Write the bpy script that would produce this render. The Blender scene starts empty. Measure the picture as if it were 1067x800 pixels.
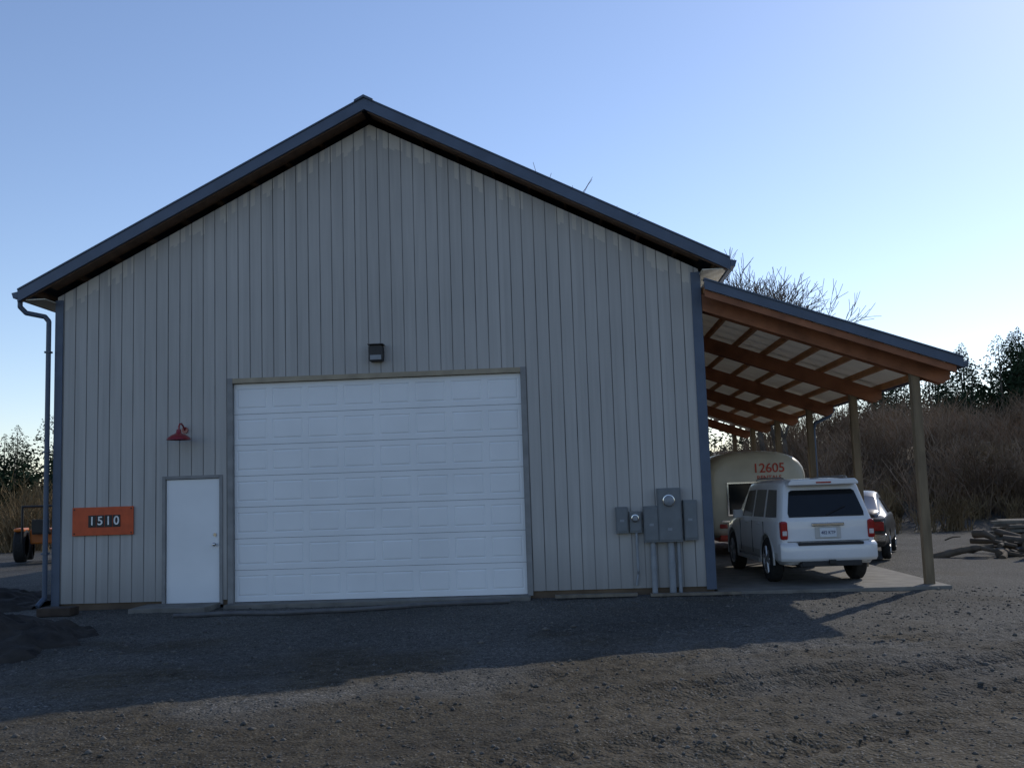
import bpy, bmesh, math, random
import numpy as np
from mathutils import Vector, Matrix, noise as mn
random.seed(7); RNG=np.random.default_rng(7)
scene=bpy.context.scene
R=math.radians

# ------------------------------------------------------------------ materials
def pm(name,col,rough=.7,metal=0.,var=.15,scale=4.,bump=0.,bscale=40.,spec=.4,coat=0.,trans=0.,stretch=(1,1,1),det=3):
    m=bpy.data.materials.new(name); m.use_nodes=True
    nt=m.node_tree; N=nt.nodes; L=nt.links
    b=N['Principled BSDF']
    tc=N.new('ShaderNodeTexCoord'); mp=N.new('ShaderNodeMapping'); mp.inputs['Scale'].default_value=stretch
    L.new(tc.outputs['Object'],mp.inputs['Vector'])
    n=N.new('ShaderNodeTexNoise'); n.inputs['Scale'].default_value=scale; n.inputs['Detail'].default_value=det
    L.new(mp.outputs[0],n.inputs['Vector'])
    r=N.new('ShaderNodeValToRGB')
    c=np.array(col)
    r.color_ramp.elements[0].position=.3; r.color_ramp.elements[1].position=.7
    r.color_ramp.elements[0].color=(*np.clip(c*(1-var),0,1),1)
    r.color_ramp.elements[1].color=(*np.clip(c*(1+var),0,1),1)
    L.new(n.outputs['Fac'],r.inputs['Fac']); L.new(r.outputs[0],b.inputs['Base Color'])
    b.inputs['Roughness'].default_value=rough; b.inputs['Metallic'].default_value=metal
    b.inputs['Specular IOR Level'].default_value=spec
    if coat: b.inputs['Coat Weight'].default_value=coat
    if bump:
        n2=N.new('ShaderNodeTexNoise'); n2.inputs['Scale'].default_value=bscale; n2.inputs['Detail'].default_value=2
        L.new(mp.outputs[0],n2.inputs['Vector'])
        bp=N.new('ShaderNodeBump'); bp.inputs['Strength'].default_value=bump; bp.inputs['Distance'].default_value=.01
        L.new(n2.outputs['Fac'],bp.inputs['Height']); L.new(bp.outputs[0],b.inputs['Normal'])
    if trans:
        t=N.new('ShaderNodeBsdfTranslucent'); t.inputs[0].default_value=(*col,1)
        mx=N.new('ShaderNodeMixShader'); mx.inputs[0].default_value=trans
        L.new(b.outputs[0],mx.inputs[1]); L.new(t.outputs[0],mx.inputs[2])
        L.new(mx.outputs[0],N['Material Output'].inputs['Surface'])
    return m

M={}
M['groove']=pm('siding_groove',(.235,.23,.22),.8,0,.35,.9)  # darker than the boards: shade inside the grooves put into the colour
M['blue']=pm('blue_steel_trim',(.070,.095,.14),.45,.15,.12,3)
M['trimgray']=pm('gray_trim',(.24,.24,.235),.7)
M['white']=pm('white_door_paint',(.76,.78,.79),.4,0,.045,1.2,.05,6)
M['beige']=pm('beige_header',(.33,.28,.2),.7)
M['brown']=pm('brown_wood',(.13,.075,.045),.7,0,.25,3,.3,30,stretch=(1,1,6))
M['skirt']=pm('treated_skirt_board',(.12,.085,.055),.8,0,.35,2,.3,30)
M['timber']=pm('orange_timber',(.40,.18,.07),.65,0,.22,2.5,.3,30)
M['timberd']=pm('red_brown_timber',(.27,.105,.048),.65,0,.28,2.5,.3,30)
M['post']=pm('weathered_post',(.19,.14,.085),.8,0,.25,3,.4,25,stretch=(4,4,.6))
M['panel']=pm('white_roof_panel',(.78,.74,.66),.55,0,.06,2,trans=.2)
M['conc']=pm('concrete',(.17,.16,.14),.85,0,.25,3,.3,50)
M['black']=pm('black_metal',(.015,.015,.016),.45)
M['red']=pm('red_enamel',(.22,.012,.018),.3,0,.1,6,coat=.4)
M['orange']=pm('orange_sign',(.52,.08,.02),.5,0,.12,8)
M['wood_dk']=pm('dark_wood',(.05,.035,.025),.8,0,.3,6,.3,30)
M['elec']=pm('gray_meter_enamel',(.15,.165,.175),.5,.1,.1,6)
M['pvc']=pm('gray_conduit',(.24,.26,.28),.5,0,.1,6)
M['glass']=pm('dark_glass',(.012,.014,.016),.1,0,.1,3,spec=.4)
M['carwhite']=pm('white_car_paint',(.68,.69,.70),.28,0,.03,3,coat=.5)
M['cladding']=pm('silver_cladding',(.45,.45,.44),.4,.2,.05,3)
M['cargreen']=pm('charcoal_car_paint',(.040,.038,.036),.35,.1,.1,3,coat=.25)
M['rubber']=pm('tire_rubber',(.02,.02,.02),.85,0,.3,20,.3,60)
M['alloy']=pm('alloy_rim',(.38,.38,.39),.35,.7,.08,6)
M['chrome']=pm('chrome_trim',(.6,.6,.6),.15,1,.03,3)
M['tail']=pm('tail_lamp_red',(.30,.012,.012),.15,0,.1,20,coat=.5)
M['clear']=pm('clear_lamp',(.55,.5,.48),.15,0,.1,20)
M['blackpl']=pm('black_plastic',(.025,.025,.026),.6)
M['plate']=pm('plate_white',(.62,.65,.68),.4,0,.06,12)
M['ink']=pm('ink_blue',(.03,.04,.12),.5)
M['cream']=pm('cream_trailer_paint',(.56,.51,.39),.4,0,.1,2,coat=.2)
M['letters']=pm('orange_letters',(.50,.06,.03),.5)
M['white2']=pm('white_number',(.75,.75,.72),.5)
M['log']=pm('log_bark',(.12,.095,.07),.9,0,.35,5,.6,25)
M['lumber']=pm('weathered_lumber',(.16,.14,.11),.85,0,.35,4,.4,30)
M['tractor']=pm('orange_tractor_paint',(.6,.16,.02),.4)
M['soil']=pm('dark_soil',(.030,.026,.022),.95,0,.45,4,.8,30)
M['stone']=pm('gravel_stone',(.105,.098,.087),.9,0,.5,9)
M['hose']=pm('dark_pipe',(.10,.10,.10),.6,0,.2,6)

def siding_mat(col=(.385,.375,.355)):
    m=bpy.data.materials.new('gray_wood_siding'); m.use_nodes=True
    nt=m.node_tree;N=nt.nodes;L=nt.links;b=N['Principled BSDF']
    tc=N.new('ShaderNodeTexCoord'); sp=N.new('ShaderNodeSeparateXYZ'); L.new(tc.outputs['Object'],sp.inputs[0])
    def math_(op,a,bv=None,c=None):
        n=N.new('ShaderNodeMath'); n.operation=op
        for i,x in enumerate((a,bv,c)):
            if x is None: continue
            if hasattr(x,'links') or hasattr(x,'is_linked'): L.new(x,n.inputs[i])
            else: n.inputs[i].default_value=x
        return n.outputs[0]
    bx=math_('FLOOR',math_('DIVIDE',math_('ADD',sp.outputs[0],sp.outputs[1]),.2032))
    wn=N.new('ShaderNodeTexWhiteNoise'); wn.noise_dimensions='1D'; L.new(bx,wn.inputs['W'])
    bs=math_('FLOOR',math_('DIVIDE',math_('ADD',sp.outputs[0],sp.outputs[1]),1.219))
    wn2=N.new('ShaderNodeTexWhiteNoise'); wn2.noise_dimensions='1D'; L.new(bs,wn2.inputs['W'])
    mp=N.new('ShaderNodeMapping'); mp.inputs['Scale'].default_value=(9,9,.5); L.new(tc.outputs['Object'],mp.inputs[0])
    ns=N.new('ShaderNodeTexNoise'); ns.inputs['Scale'].default_value=1.6; ns.inputs['Detail'].default_value=4; L.new(mp.outputs[0],ns.inputs[0])
    nb=N.new('ShaderNodeTexNoise'); nb.inputs['Scale'].default_value=.45; nb.inputs['Detail'].default_value=2; L.new(tc.outputs['Object'],nb.inputs[0])
    f=math_('MULTIPLY_ADD',wn.outputs['Value'],.10,.74)
    f=math_('MULTIPLY_ADD',wn2.outputs['Value'],.06,f)
    f=math_('MULTIPLY_ADD',ns.outputs['Fac'],.34,f)
    f=math_('MULTIPLY_ADD',nb.outputs['Fac'],.18,f)
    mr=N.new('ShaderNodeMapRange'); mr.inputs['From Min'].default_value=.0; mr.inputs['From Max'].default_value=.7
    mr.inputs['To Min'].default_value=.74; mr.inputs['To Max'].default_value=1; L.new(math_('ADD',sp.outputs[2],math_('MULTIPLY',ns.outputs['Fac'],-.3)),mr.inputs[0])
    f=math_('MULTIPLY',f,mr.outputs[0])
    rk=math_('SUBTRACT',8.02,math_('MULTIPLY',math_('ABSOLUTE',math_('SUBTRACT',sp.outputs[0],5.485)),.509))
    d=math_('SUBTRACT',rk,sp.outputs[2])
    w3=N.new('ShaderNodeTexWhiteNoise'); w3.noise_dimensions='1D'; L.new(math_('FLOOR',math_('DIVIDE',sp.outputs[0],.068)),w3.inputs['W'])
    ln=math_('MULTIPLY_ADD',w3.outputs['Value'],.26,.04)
    st=math_('LESS_THAN',d,ln)  # pale ticks below the rake: sunlit spots painted into the siding colour
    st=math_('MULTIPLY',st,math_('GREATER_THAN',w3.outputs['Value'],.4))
    mix=N.new('ShaderNodeMix'); mix.data_type='RGBA'; mix.blend_type='MULTIPLY'; mix.inputs[0].default_value=1
    mix.inputs[6].default_value=(*col,1)
    cb=N.new('ShaderNodeCombineColor'); [L.new(f,cb.inputs[i]) for i in range(3)]
    L.new(cb.outputs[0],mix.inputs[7])
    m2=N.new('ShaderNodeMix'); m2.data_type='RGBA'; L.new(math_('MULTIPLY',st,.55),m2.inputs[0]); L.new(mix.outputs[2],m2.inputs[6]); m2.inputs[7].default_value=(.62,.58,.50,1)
    L.new(m2.outputs[2],b.inputs['Base Color']); b.inputs['Roughness'].default_value=.75; b.inputs['Specular IOR Level'].default_value=.25
    bp=N.new('ShaderNodeBump'); bp.inputs['Strength'].default_value=.35; bp.inputs['Distance'].default_value=.004
    mp2=N.new('ShaderNodeMapping'); mp2.inputs['Scale'].default_value=(60,60,3); L.new(tc.outputs['Object'],mp2.inputs[0])
    n4=N.new('ShaderNodeTexNoise'); n4.inputs['Scale'].default_value=1.5; n4.inputs['Detail'].default_value=1; L.new(mp2.outputs[0],n4.inputs[0])
    L.new(n4.outputs['Fac'],bp.inputs['Height']); L.new(bp.outputs[0],b.inputs['Normal'])
    return m
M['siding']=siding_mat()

# ------------------------------------------------------------------ mesh builder
class MB:
    def __init__(s): s.v=[];s.f=[];s.m=[]
    def quad(s,a,b,c,d,mi=0):
        n=len(s.v); s.v+=[a,b,c,d]; s.f.append((n,n+1,n+2,n+3)); s.m.append(mi)
    def box(s,x0,x1,y0,y1,z0,z1,mi=0):
        n=len(s.v)
        s.v+=[(x0,y0,z0),(x1,y0,z0),(x1,y1,z0),(x0,y1,z0),(x0,y0,z1),(x1,y0,z1),(x1,y1,z1),(x0,y1,z1)]
        for q in ((0,3,2,1),(4,5,6,7),(0,1,5,4),(1,2,6,5),(2,3,7,6),(3,0,4,7)): s.f.append(tuple(n+i for i in q)); s.m.append(mi)
    def prism_y(s,poly,y0,y1,mi=0):
        n=len(s.v);k=len(poly)
        s.v+=[(x,y0,z) for x,z in poly]+[(x,y1,z) for x,z in poly]
        s.f.append(tuple(range(n,n+k)));s.m.append(mi); s.f.append(tuple(range(n+2*k-1,n+k-1,-1)));s.m.append(mi)
        for i in range(k):
            j=(i+1)%k; s.f.append((n+i,n+k+i,n+k+j,n+j)); s.m.append(mi)
    def cyl(s,p0,p1,r0,r1=None,n=12,mi=0,cap=True):
        r1=r0 if r1 is None else r1
        p0=Vector(p0);p1=Vector(p1);d=(p1-p0).normalized()
        a=d.orthogonal().normalized();b=d.cross(a);k=len(s.v)
        for p,r in ((p0,r0),(p1,r1)):
            for i in range(n):
                t=2*math.pi*i/n; s.v.append(tuple(p+(a*math.cos(t)+b*math.sin(t))*r))
        for i in range(n):
            j=(i+1)%n; s.f.append((k+i,k+j,k+n+j,k+n+i)); s.m.append(mi)
        if cap:
            s.f.append(tuple(k+i for i in reversed(range(n))));s.m.append(mi)
            s.f.append(tuple(k+n+i for i in range(n)));s.m.append(mi)
    def tube(s,pts,r,n=10,mi=0):
        for a,b in zip(pts[:-1],pts[1:]): s.cyl(a,b,r,r,n,mi)
        for p in pts[1:-1]: s.ball(p,r,mi)
    def ball(s,c,r,mi=0,n=8,sc=(1,1,1)):
        k=len(s.v);rows=6
        for i in range(rows+1):
            ph=math.pi*i/rows
            for j in range(n):
                t=2*math.pi*j/n; s.v.append((c[0]+r*sc[0]*math.sin(ph)*math.cos(t),c[1]+r*sc[1]*math.sin(ph)*math.sin(t),c[2]+r*sc[2]*math.cos(ph)))
        for i in range(rows):
            for j in range(n):
                jj=(j+1)%n; s.f.append((k+i*n+j,k+(i+1)*n+j,k+(i+1)*n+jj,k+i*n+jj)); s.m.append(mi)
    def lathe(s,prof,o,ax,n=24,mi=0,mis=None):
        o=Vector(o);d=Vector(ax).normalized();a=d.orthogonal().normalized();b=d.cross(a);k=len(s.v)
        for h,r in prof:
            for i in range(n):
                t=2*math.pi*i/n; s.v.append(tuple(o+d*h+(a*math.cos(t)+b*math.sin(t))*max(r,1e-4)))
        for q in range(len(prof)-1):
            for i in range(n):
                j=(i+1)%n; s.f.append((k+q*n+i,k+q*n+j,k+(q+1)*n+j,k+(q+1)*n+i)); s.m.append(mis[q] if mis else mi)
    def build(s,name,mats,parent=None,bevel=0,smooth=0,loc=None,fix=True):
        me=bpy.data.meshes.new(name); me.from_pydata([tuple(p) for p in s.v],[],s.f)
        for m in mats: me.materials.append(M[m] if isinstance(m,str) else m)
        me.polygons.foreach_set('material_index',s.m)
        if fix:
            bm=bmesh.new();bm.from_mesh(me)
            if smooth: bmesh.ops.remove_doubles(bm,verts=bm.verts,dist=1e-5)
            bmesh.ops.recalc_face_normals(bm,faces=bm.faces);bm.to_mesh(me);bm.free()
        ob=bpy.data.objects.new(name,me); scene.collection.objects.link(ob)
        if parent: ob.parent=parent
        if loc: ob.location=loc
        if smooth:
            me.polygons.foreach_set('use_smooth',[True]*len(me.polygons))
            try: me.set_sharp_from_angle(angle=R(smooth))
            except Exception: pass
        if bevel:
            bv=ob.modifiers.new('bevel','BEVEL'); bv.width=bevel; bv.segments=2; bv.limit_method='ANGLE'
        return ob
def empty(name,loc=(0,0,0),rz=0,sc=(1,1,1)):
    e=bpy.data.objects.new(name,None); e.location=loc; e.rotation_euler=(0,0,rz); e.scale=sc; scene.collection.objects.link(e); e.empty_display_size=.3; return e
def text(name,body,size,loc,mat,parent,rot=(math.pi/2,0,0),ext=.002):
    c=bpy.data.curves.new(name,'FONT'); c.body=body; c.size=size; c.extrude=ext; c.align_x='CENTER'; c.align_y='CENTER'; c.offset=size*.012
    c.materials.append(M[mat]); o=bpy.data.objects.new(name,c); o.location=loc; o.rotation_euler=rot; o.parent=parent; scene.collection.objects.link(o); return o

# ------------------------------------------------------------------ GROUND
def sstep(a,b,x):
    t=np.clip((x-a)/(b-a),0,1); return t*t*(3-2*t)
def steps(lo,a,b,hi,d):
    L=[a]; s=d
    while L[0]>lo: s*=1.18; L.insert(0,L[0]-s)
    mid=list(np.arange(a+d,b,d)); Rr=[b]; s=d
    while Rr[-1]<hi: s*=1.18; Rr.append(Rr[-1]+s)
    return np.array(L+mid+Rr)
DEP=18.3; W=10.97
def hill(x,y):
    h=3.4*sstep(16,34,y+ (x-20)*.25)*sstep(14.5,21,x)
    h=h+4*sstep(40,110,y)*sstep(10,60,x)
    h=h+6*sstep(120,400,np.hypot(x,y))
    return h
def ruts(x,y):
    a=(x-8.8)*.914+(y+10.1)*.406; p=-(x-8.8)*.406+(y+10.1)*.914
    h=np.zeros_like(x)
    for p0,amp,wob,w,ph in ((-.15,.080,.18,.15,0),(.42,.070,.18,.14,.4),(1.35,.105,.22,.16,.2),(1.80,.090,.22,.14,.9),(2.9,.050,.3,.16,1.3),(3.35,.045,.3,.16,2.),(4.6,.030,.4,.18,0.5)):
        q=p-p0-wob*np.sin(a*.35+ph)-.004*a*a
        g=np.exp(-(q/w)**2); sh=np.exp(-((np.abs(q)-w*1.7)/(w*.5))**2)
        tr=.5+.5*np.sin((a+np.abs(q)*.9)*2*math.pi/.21+1.2*np.sin(a*2.3+p0))
        md=.65+.35*np.sin(a*1.3+ph*5)
        h+=amp*md*(-g*(.35+.65*tr)+.5*sh)*sstep(-1.5,2.5,a+1.2*np.sin(p*3))
    return h
xs=steps(-900,2.5,16.,900,.05); ys=steps(-300,-12.4,-4.,1200,.05)
XX,YY=np.meshgrid(xs,ys)
Z=hill(XX,YY)
nf=mn.noise
flat=np.array([nf((a*.35,b*.35,0))*.055+nf((a*1.6,b*1.6,3))*.028+nf((a*6,b*6,7))*.020 for a,b in zip(XX.ravel(),YY.ravel())]).reshape(XX.shape)
near=np.exp(-np.maximum(0,np.hypot(XX-8,YY+8)-14)/8)
Z=Z-.045+flat*(.3+.7*np.minimum(1,np.maximum(0,-YY)/1.5))*(np.where(near>.02,near,.02))+ruts(XX,YY)*near
inside=(XX>-.2)&(XX<14.8)&(YY>-.3)&(YY<DEP+.3); Z=np.where(inside,np.minimum(Z,-.045),Z)
ny,nx=XX.shape
V=np.stack([XX.ravel(),YY.ravel(),Z.ravel()],1)
idx=np.arange(nx*ny).reshape(ny,nx)
F=np.stack([idx[:-1,:-1],idx[:-1,1:],idx[1:,1:],idx[1:,:-1]],-1).reshape(-1,4)
def fastmesh(name,V,F,mats,smooth=False,mi=None,k=4):
    me=bpy.data.meshes.new(name); me.vertices.add(len(V)); me.vertices.foreach_set('co',np.asarray(V,dtype=np.float32).ravel())
    me.loops.add(len(F)*k); me.loops.foreach_set('vertex_index',np.asarray(F,dtype=np.int32).ravel())
    me.polygons.add(len(F)); me.polygons.foreach_set('loop_start',np.arange(0,len(F)*k,k,dtype=np.int32))
    try: me.polygons.foreach_set('loop_total',np.full(len(F),k,dtype=np.int32))
    except Exception: pass
    for m in mats: me.materials.append(m)
    if mi is not None: me.polygons.foreach_set('material_index',np.asarray(mi,dtype=np.int32))
    if smooth: me.polygons.foreach_set('use_smooth',np.ones(len(F),dtype=bool))
    me.update(calc_edges=True); me.validate()
    ob=bpy.data.objects.new(name,me); scene.collection.objects.link(ob); return ob
def ground_mat():
    m=bpy.data.materials.new('gravel_ground'); m.use_nodes=True; nt=m.node_tree;N=nt.nodes;L=nt.links;b=N['Principled BSDF']
    tc=N.new('ShaderNodeTexCoord'); O=tc.outputs['Object']
    def noi(s,d=3,dist=0):
        n=N.new('ShaderNodeTexNoise');n.inputs['Scale'].default_value=s;n.inputs['Detail'].default_value=d;n.inputs['Distortion'].default_value=dist;L.new(O,n.inputs['Vector']);return n.outputs['Fac']
    def vor(s):
        n=N.new('ShaderNodeTexVoronoi');n.inputs['Scale'].default_value=s;L.new(O,n.inputs['Vector']);return n
    def ramp(f,st):
        r=N.new('ShaderNodeValToRGB');L.new(f,r.inputs[0]);e=r.color_ramp.elements
        while len(e)<len(st): e.new(.5)
        for i,(p,c) in enumerate(st): e[i].position=p; e[i].color=(*c,1)
        return r.outputs[0]
    def mix(f,a,bb,t='MIX'):
        n=N.new('ShaderNodeMix');n.data_type='RGBA';n.blend_type=t
        if isinstance(f,float): n.inputs[0].default_value=f
        else: L.new(f,n.inputs[0])
        L.new(a,n.inputs[6]);L.new(bb,n.inputs[7]);return n.outputs[2]
    v1=vor(38.); v2=vor(85.)
    sep=N.new('ShaderNodeSeparateColor'); L.new(v1.outputs['Color'],sep.inputs[0])
    sep2=N.new('ShaderNodeSeparateColor'); L.new(v2.outputs['Color'],sep2.inputs[0])
    grav=ramp(sep.outputs[0],[(0,(.033,.033,.030)),(.5,(.078,.076,.069)),(.85,(.122,.117,.105)),(1,(.27,.26,.24))])
    grav2=ramp(sep2.outputs[0],[(0,(.027,.026,.024)),(.6,(.078,.074,.065)),(1,(.19,.18,.16))])
    grav=mix(noi(3),grav,grav2)
    dirt=ramp(noi(9,5),[(.25,(.028,.022,.014)),(.5,(.060,.049,.032)),(.75,(.105,.088,.060))])
    sp=N.new('ShaderNodeSeparateXYZ');L.new(O,sp.inputs[0])
    mr=N.new('ShaderNodeMapRange'); mr.inputs['From Min'].default_value=-3.;mr.inputs['From Max'].default_value=-9.;mr.inputs['To Min'].default_value=-.16;mr.inputs['To Max'].default_value=.14;L.new(sp.outputs[1],mr.inputs[0])
    ad=N.new('ShaderNodeMath');ad.operation='ADD';L.new(noi(.6,4,.4),ad.inputs[0]);L.new(mr.outputs[0],ad.inputs[1])
    mk=ramp(ad.outputs[0],[(.42,(0,0,0)),(.60,(1,1,1))])
    col=mix(mk,grav,dirt)
    sk=ramp(sep2.outputs[1],[(.72,(0,0,0)),(.78,(.8,.8,.8))])
    col=mix(sk,col,grav2)
    big=ramp(noi(.35,3),[(.3,(.62,.62,.62)),(.7,(1.2,1.2,1.2))])
    col=mix(1.,col,big,'MULTIPLY')
    ds=N.new('ShaderNodeVectorMath');ds.operation='LENGTH';L.new(O,ds.inputs[0])
    mr2=N.new('ShaderNodeMapRange');mr2.inputs['From Min'].default_value=24.;mr2.inputs['From Max'].default_value=40.;L.new(ds.outputs['Value'],mr2.inputs[0])
    gr=ramp(noi(1.5,4),[(.3,(.05,.040,.025)),(.7,(.13,.10,.06))])
    col=mix(mr2.outputs[0],col,gr)
    L.new(col,b.inputs['Base Color']); b.inputs['Roughness'].default_value=.92; b.inputs['Specular IOR Level'].default_value=.2
    b1=N.new('ShaderNodeBump');b1.invert=True;b1.inputs['Strength'].default_value=.8;b1.inputs['Distance'].default_value=.012;L.new(v1.outputs['Distance'],b1.inputs['Height'])
    b2=N.new('ShaderNodeBump');b2.inputs['Strength'].default_value=.8;b2.inputs['Distance'].default_value=.025;L.new(noi(22,3),b2.inputs['Height']);L.new(b1.outputs[0],b2.inputs['Normal'])
    L.new(b2.outputs[0],b.inputs['Normal'])
    return m
GM=ground_mat()
fastmesh('ground',V,F,[GM],smooth=True)
def gz(x,y):
    x=np.asarray(x,float);y=np.asarray(y,float)
    i=np.clip(np.searchsorted(xs,x)-1,0,nx-2); j=np.clip(np.searchsorted(ys,y)-1,0,ny-2)
    tx=(x-xs[i])/(xs[i+1]-xs[i]); ty=(y-ys[j])/(ys[j+1]-ys[j])
    return Z[j,i]*(1-tx)*(1-ty)+Z[j,i+1]*tx*(1-ty)+Z[j+1,i]*(1-tx)*ty+Z[j+1,i+1]*tx*ty
n=15000
px=RNG.uniform(.5,18,n); py=-13+13*RNG.random(n)
sz=RNG.gamma(1.6,.0042,n)+.005
oc=np.array([(1,0,0),(0,1,0),(-1,0,0),(0,-1,0),(0,0,1),(0,0,-1)],float)
of=np.array([(0,1,4),(1,2,4),(2,3,4),(3,0,4),(1,0,5),(2,1,5),(3,2,5),(0,3,5)])
base=oc[None]*RNG.uniform(.6,1.35,(n,6,1))*sz[:,None,None]*np.array([1,1,.7])
an=RNG.uniform(0,6.28,n); c,s=np.cos(an)[:,None],np.sin(an)[:,None]
bx=base[...,0]*c-base[...,1]*s; by=base[...,0]*s+base[...,1]*c
VV=np.stack([bx+px[:,None],by+py[:,None],base[...,2]+(gz(px,py)+sz*.2)[:,None]],-1).reshape(-1,3)
FF=(of[None]+np.arange(n)[:,None,None]*6).reshape(-1,3)
fastmesh('loose_gravel',VV,FF,[M['stone']],k=3)

# ------------------------------------------------------------------ BARN
SL=.509
def wall_top(x): return 8.065-SL*abs(x-W/2)
barn=empty('pole_barn')
GX0,GX1,GZ=3.068,7.948,3.66
PX0,PX1,PZ=1.917,2.837,2.08
def siding_wall(name,length,topf,openings,mapf,parent):
    mb=MB(); P=.2032; gw=.016; gd=.008
    xs_={0.,length}
    if length==W: xs_.add(W/2)
    g=[]
    x=P*.6
    while x<length-.03:
        xs_.add(x-gw/2);xs_.add(x+gw/2); g.append(x); x+=P
    for o in openings: xs_.add(o[0]);xs_.add(o[1])
    xl=sorted(xs_); g=np.array(g); prev=None
    for a,b in zip(xl[:-1],xl[1:]):
        if b-a<1e-4: continue
        mid=(a+b)/2; isg=np.min(np.abs(g-mid))<gw/2
        y=gd if isg else 0
        z0=.07
        op=[o for o in openings if o[0]<mid<o[1]]
        if op: z0=op[0][2]
        mb.quad(mapf(a,y,z0),mapf(b,y,z0),mapf(b,y,topf(b)),mapf(a,y,topf(a)),1 if isg else 0)
        if prev is not None and prev!=y:
            mb.quad(mapf(a,prev,z0),mapf(a,y,z0),mapf(a,y,topf(a)),mapf(a,prev,topf(a)),1)
        prev=y
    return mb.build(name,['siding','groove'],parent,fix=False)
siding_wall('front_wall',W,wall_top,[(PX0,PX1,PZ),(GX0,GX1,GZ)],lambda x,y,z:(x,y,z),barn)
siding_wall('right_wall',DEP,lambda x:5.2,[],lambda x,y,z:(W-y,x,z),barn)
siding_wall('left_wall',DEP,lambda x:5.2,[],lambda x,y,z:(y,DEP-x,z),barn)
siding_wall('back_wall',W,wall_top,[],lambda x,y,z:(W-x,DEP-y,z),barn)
mb=MB()
for a,b in ((0,PX0-.05),(PX1+.05,GX0-.05),(GX1+.05,W)): mb.box(a,b,.03,.16,-.15,.068,0)
mb.box(W-.16,W-.03,.16,DEP-.03,-.15,.068,0); mb.box(.03,.16,.16,DEP-.03,-.15,.068,0); mb.box(.16,W-.16,DEP-.16,DEP-.03,-.15,.068,0)
mb.build('skirt_board',['skirt'],barn)
def roof_slope(sgn):
    mb=MB(); cx=W/2; y0,y1=-.43,DEP+.43
    def zt(dx): return 8.338-SL*dx
    e=5.935; T=.035
    def P(dx,off): return (cx+sgn*dx,zt(dx)+off)
    mb.prism_y([P(0,0),P(e,0),P(e,-T),P(0,-T)],y0+.03,y1-.03,0)
    y=y0+.2
    while y<y1-.1:
        mb.prism_y([P(.1,.002),P(e-.01,.002),P(e-.01,.028),P(.1,.028)],y,y+.04,0); y+=.3
    return mb.build('roof_slope',['blue'],barn)
roof_slope(1); roof_slope(-1)
mb=MB(); cx=W/2
for sgn in (1,-1):
    def P(dx,off): return (cx+sgn*dx,8.338-SL*dx+off)
    e=5.95
    for (a,b) in ((-.455,-.40),(DEP+.40,DEP+.455)):
        mb.prism_y([P(0,.02),P(e,.02),P(e,-.17),P(0,-.17)],a,b,0)
    mb.prism_y([P(0,.024),P(e,.024),P(e,.05),P(0,.05)],-.47,-.30,0)
mb.prism_y([(cx-.16,8.29),(cx,8.37),(cx+.16,8.29),(cx+.16,8.325),(cx,8.41),(cx-.16,8.325)],-.49,DEP+.5,0)
mb.build('rake_trim',['blue'],barn)
mb=MB()
for sgn in (1,-1):
    def P(dx,off): return (cx+sgn*dx,8.338-SL*dx+off)
    mb.prism_y([P(.05,-.152),P(5.9,-.152),P(5.9,-.190),P(.05,-.190)],-.398,-.355,0)
    for i in range(10):
        d=.25+i*.61
        mb.prism_y([P(d,-.037),P(d+.04,-.037),P(d+.04,-.13),P(d,-.13)],-.354,DEP+.3,0)
mb.build('overhang_rafters',['brown'],barn)
mb=MB()
for sgn in (1,-1):
    def P(dx,off): return (cx+sgn*dx,8.338-SL*dx+off)
    mb.prism_y([P(.05,-.14),P(5.485,-.14),P(5.485,-.15),P(.05,-.15)],-.352,-.002,0)
    x0,x1=sorted((cx+sgn*5.50,cx+sgn*5.90)); mb.box(x0,x1,-.39,DEP+.39,5.17,5.185,1)
mb.build('soffit',['brown','cream'],barn)
mb=MB()
mb.box(-.03,.11,-.025,-.002,.02,5.22); mb.box(-.03,-.003,.0,.12,.02,5.16)
mb.box(W-.13,W+.03,-.025,-.002,.02,5.22); mb.box(W+.003,W+.03,.0,.12,.02,5.16)
mb.build('corner_trim',['blue'],barn,bevel=.004)
mb=MB()
for sgn in (1,-1):
    e=cx+sgn*5.955
    o=e+sgn*.10
    mb.prism_y([(e,5.31),(e,5.20),(o-sgn*.03,5.20),(o,5.29),(o-sgn*.012,5.29),(o-sgn*.036,5.212),(e+sgn*.012,5.212),(e+sgn*.012,5.31)],-.44,DEP+.44,0)
    mb.prism_y([(e,5.31),(e,5.20),(o-sgn*.03,5.20),(o,5.29)],-.452,-.442,0)
mb.build('eave_gutter',['blue'],barn)
mb=MB()
mb.tube([(-.50,-.30,5.20),(-.50,-.30,5.08),(-.42,-.25,4.98),(-.17,-.10,4.93),(-.11,-.08,4.85),(-.11,-.08,.18),(-.16,-.22,.06)],.042,12)
for z in (.9,2.6,4.3): mb.box(-.16,-.06,-.13,-.03,z,z+.03)
mb.build('downspout',['blue'],barn,smooth=40)
mb=MB()
mb.box(GX0-.09,GX0-.001,-.022,.14,.0,GZ+.09); mb.box(GX1+.001,GX1+.09,-.022,.14,.0,GZ+.09)
mb.box(PX0-.055,PX0-.001,-.022,.12,.0,PZ+.055); mb.box(PX1+.001,PX1+.055,-.022,.12,.0,PZ+.055); mb.box(PX0,PX1,-.020,.12,PZ+.001,PZ+.055)
mb.build('door_jambs',['trimgray'],barn,bevel=.003)
mb=MB(); mb.box(GX0,GX1,-.021,.14,GZ+.001,GZ+.085); mb.build('garage_header',['beige'],barn,bevel=.003)
mb=MB(); y0=.06; gw=GX1-GX0-.01; gh=GZ-.02; ns=7; nc=8
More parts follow.
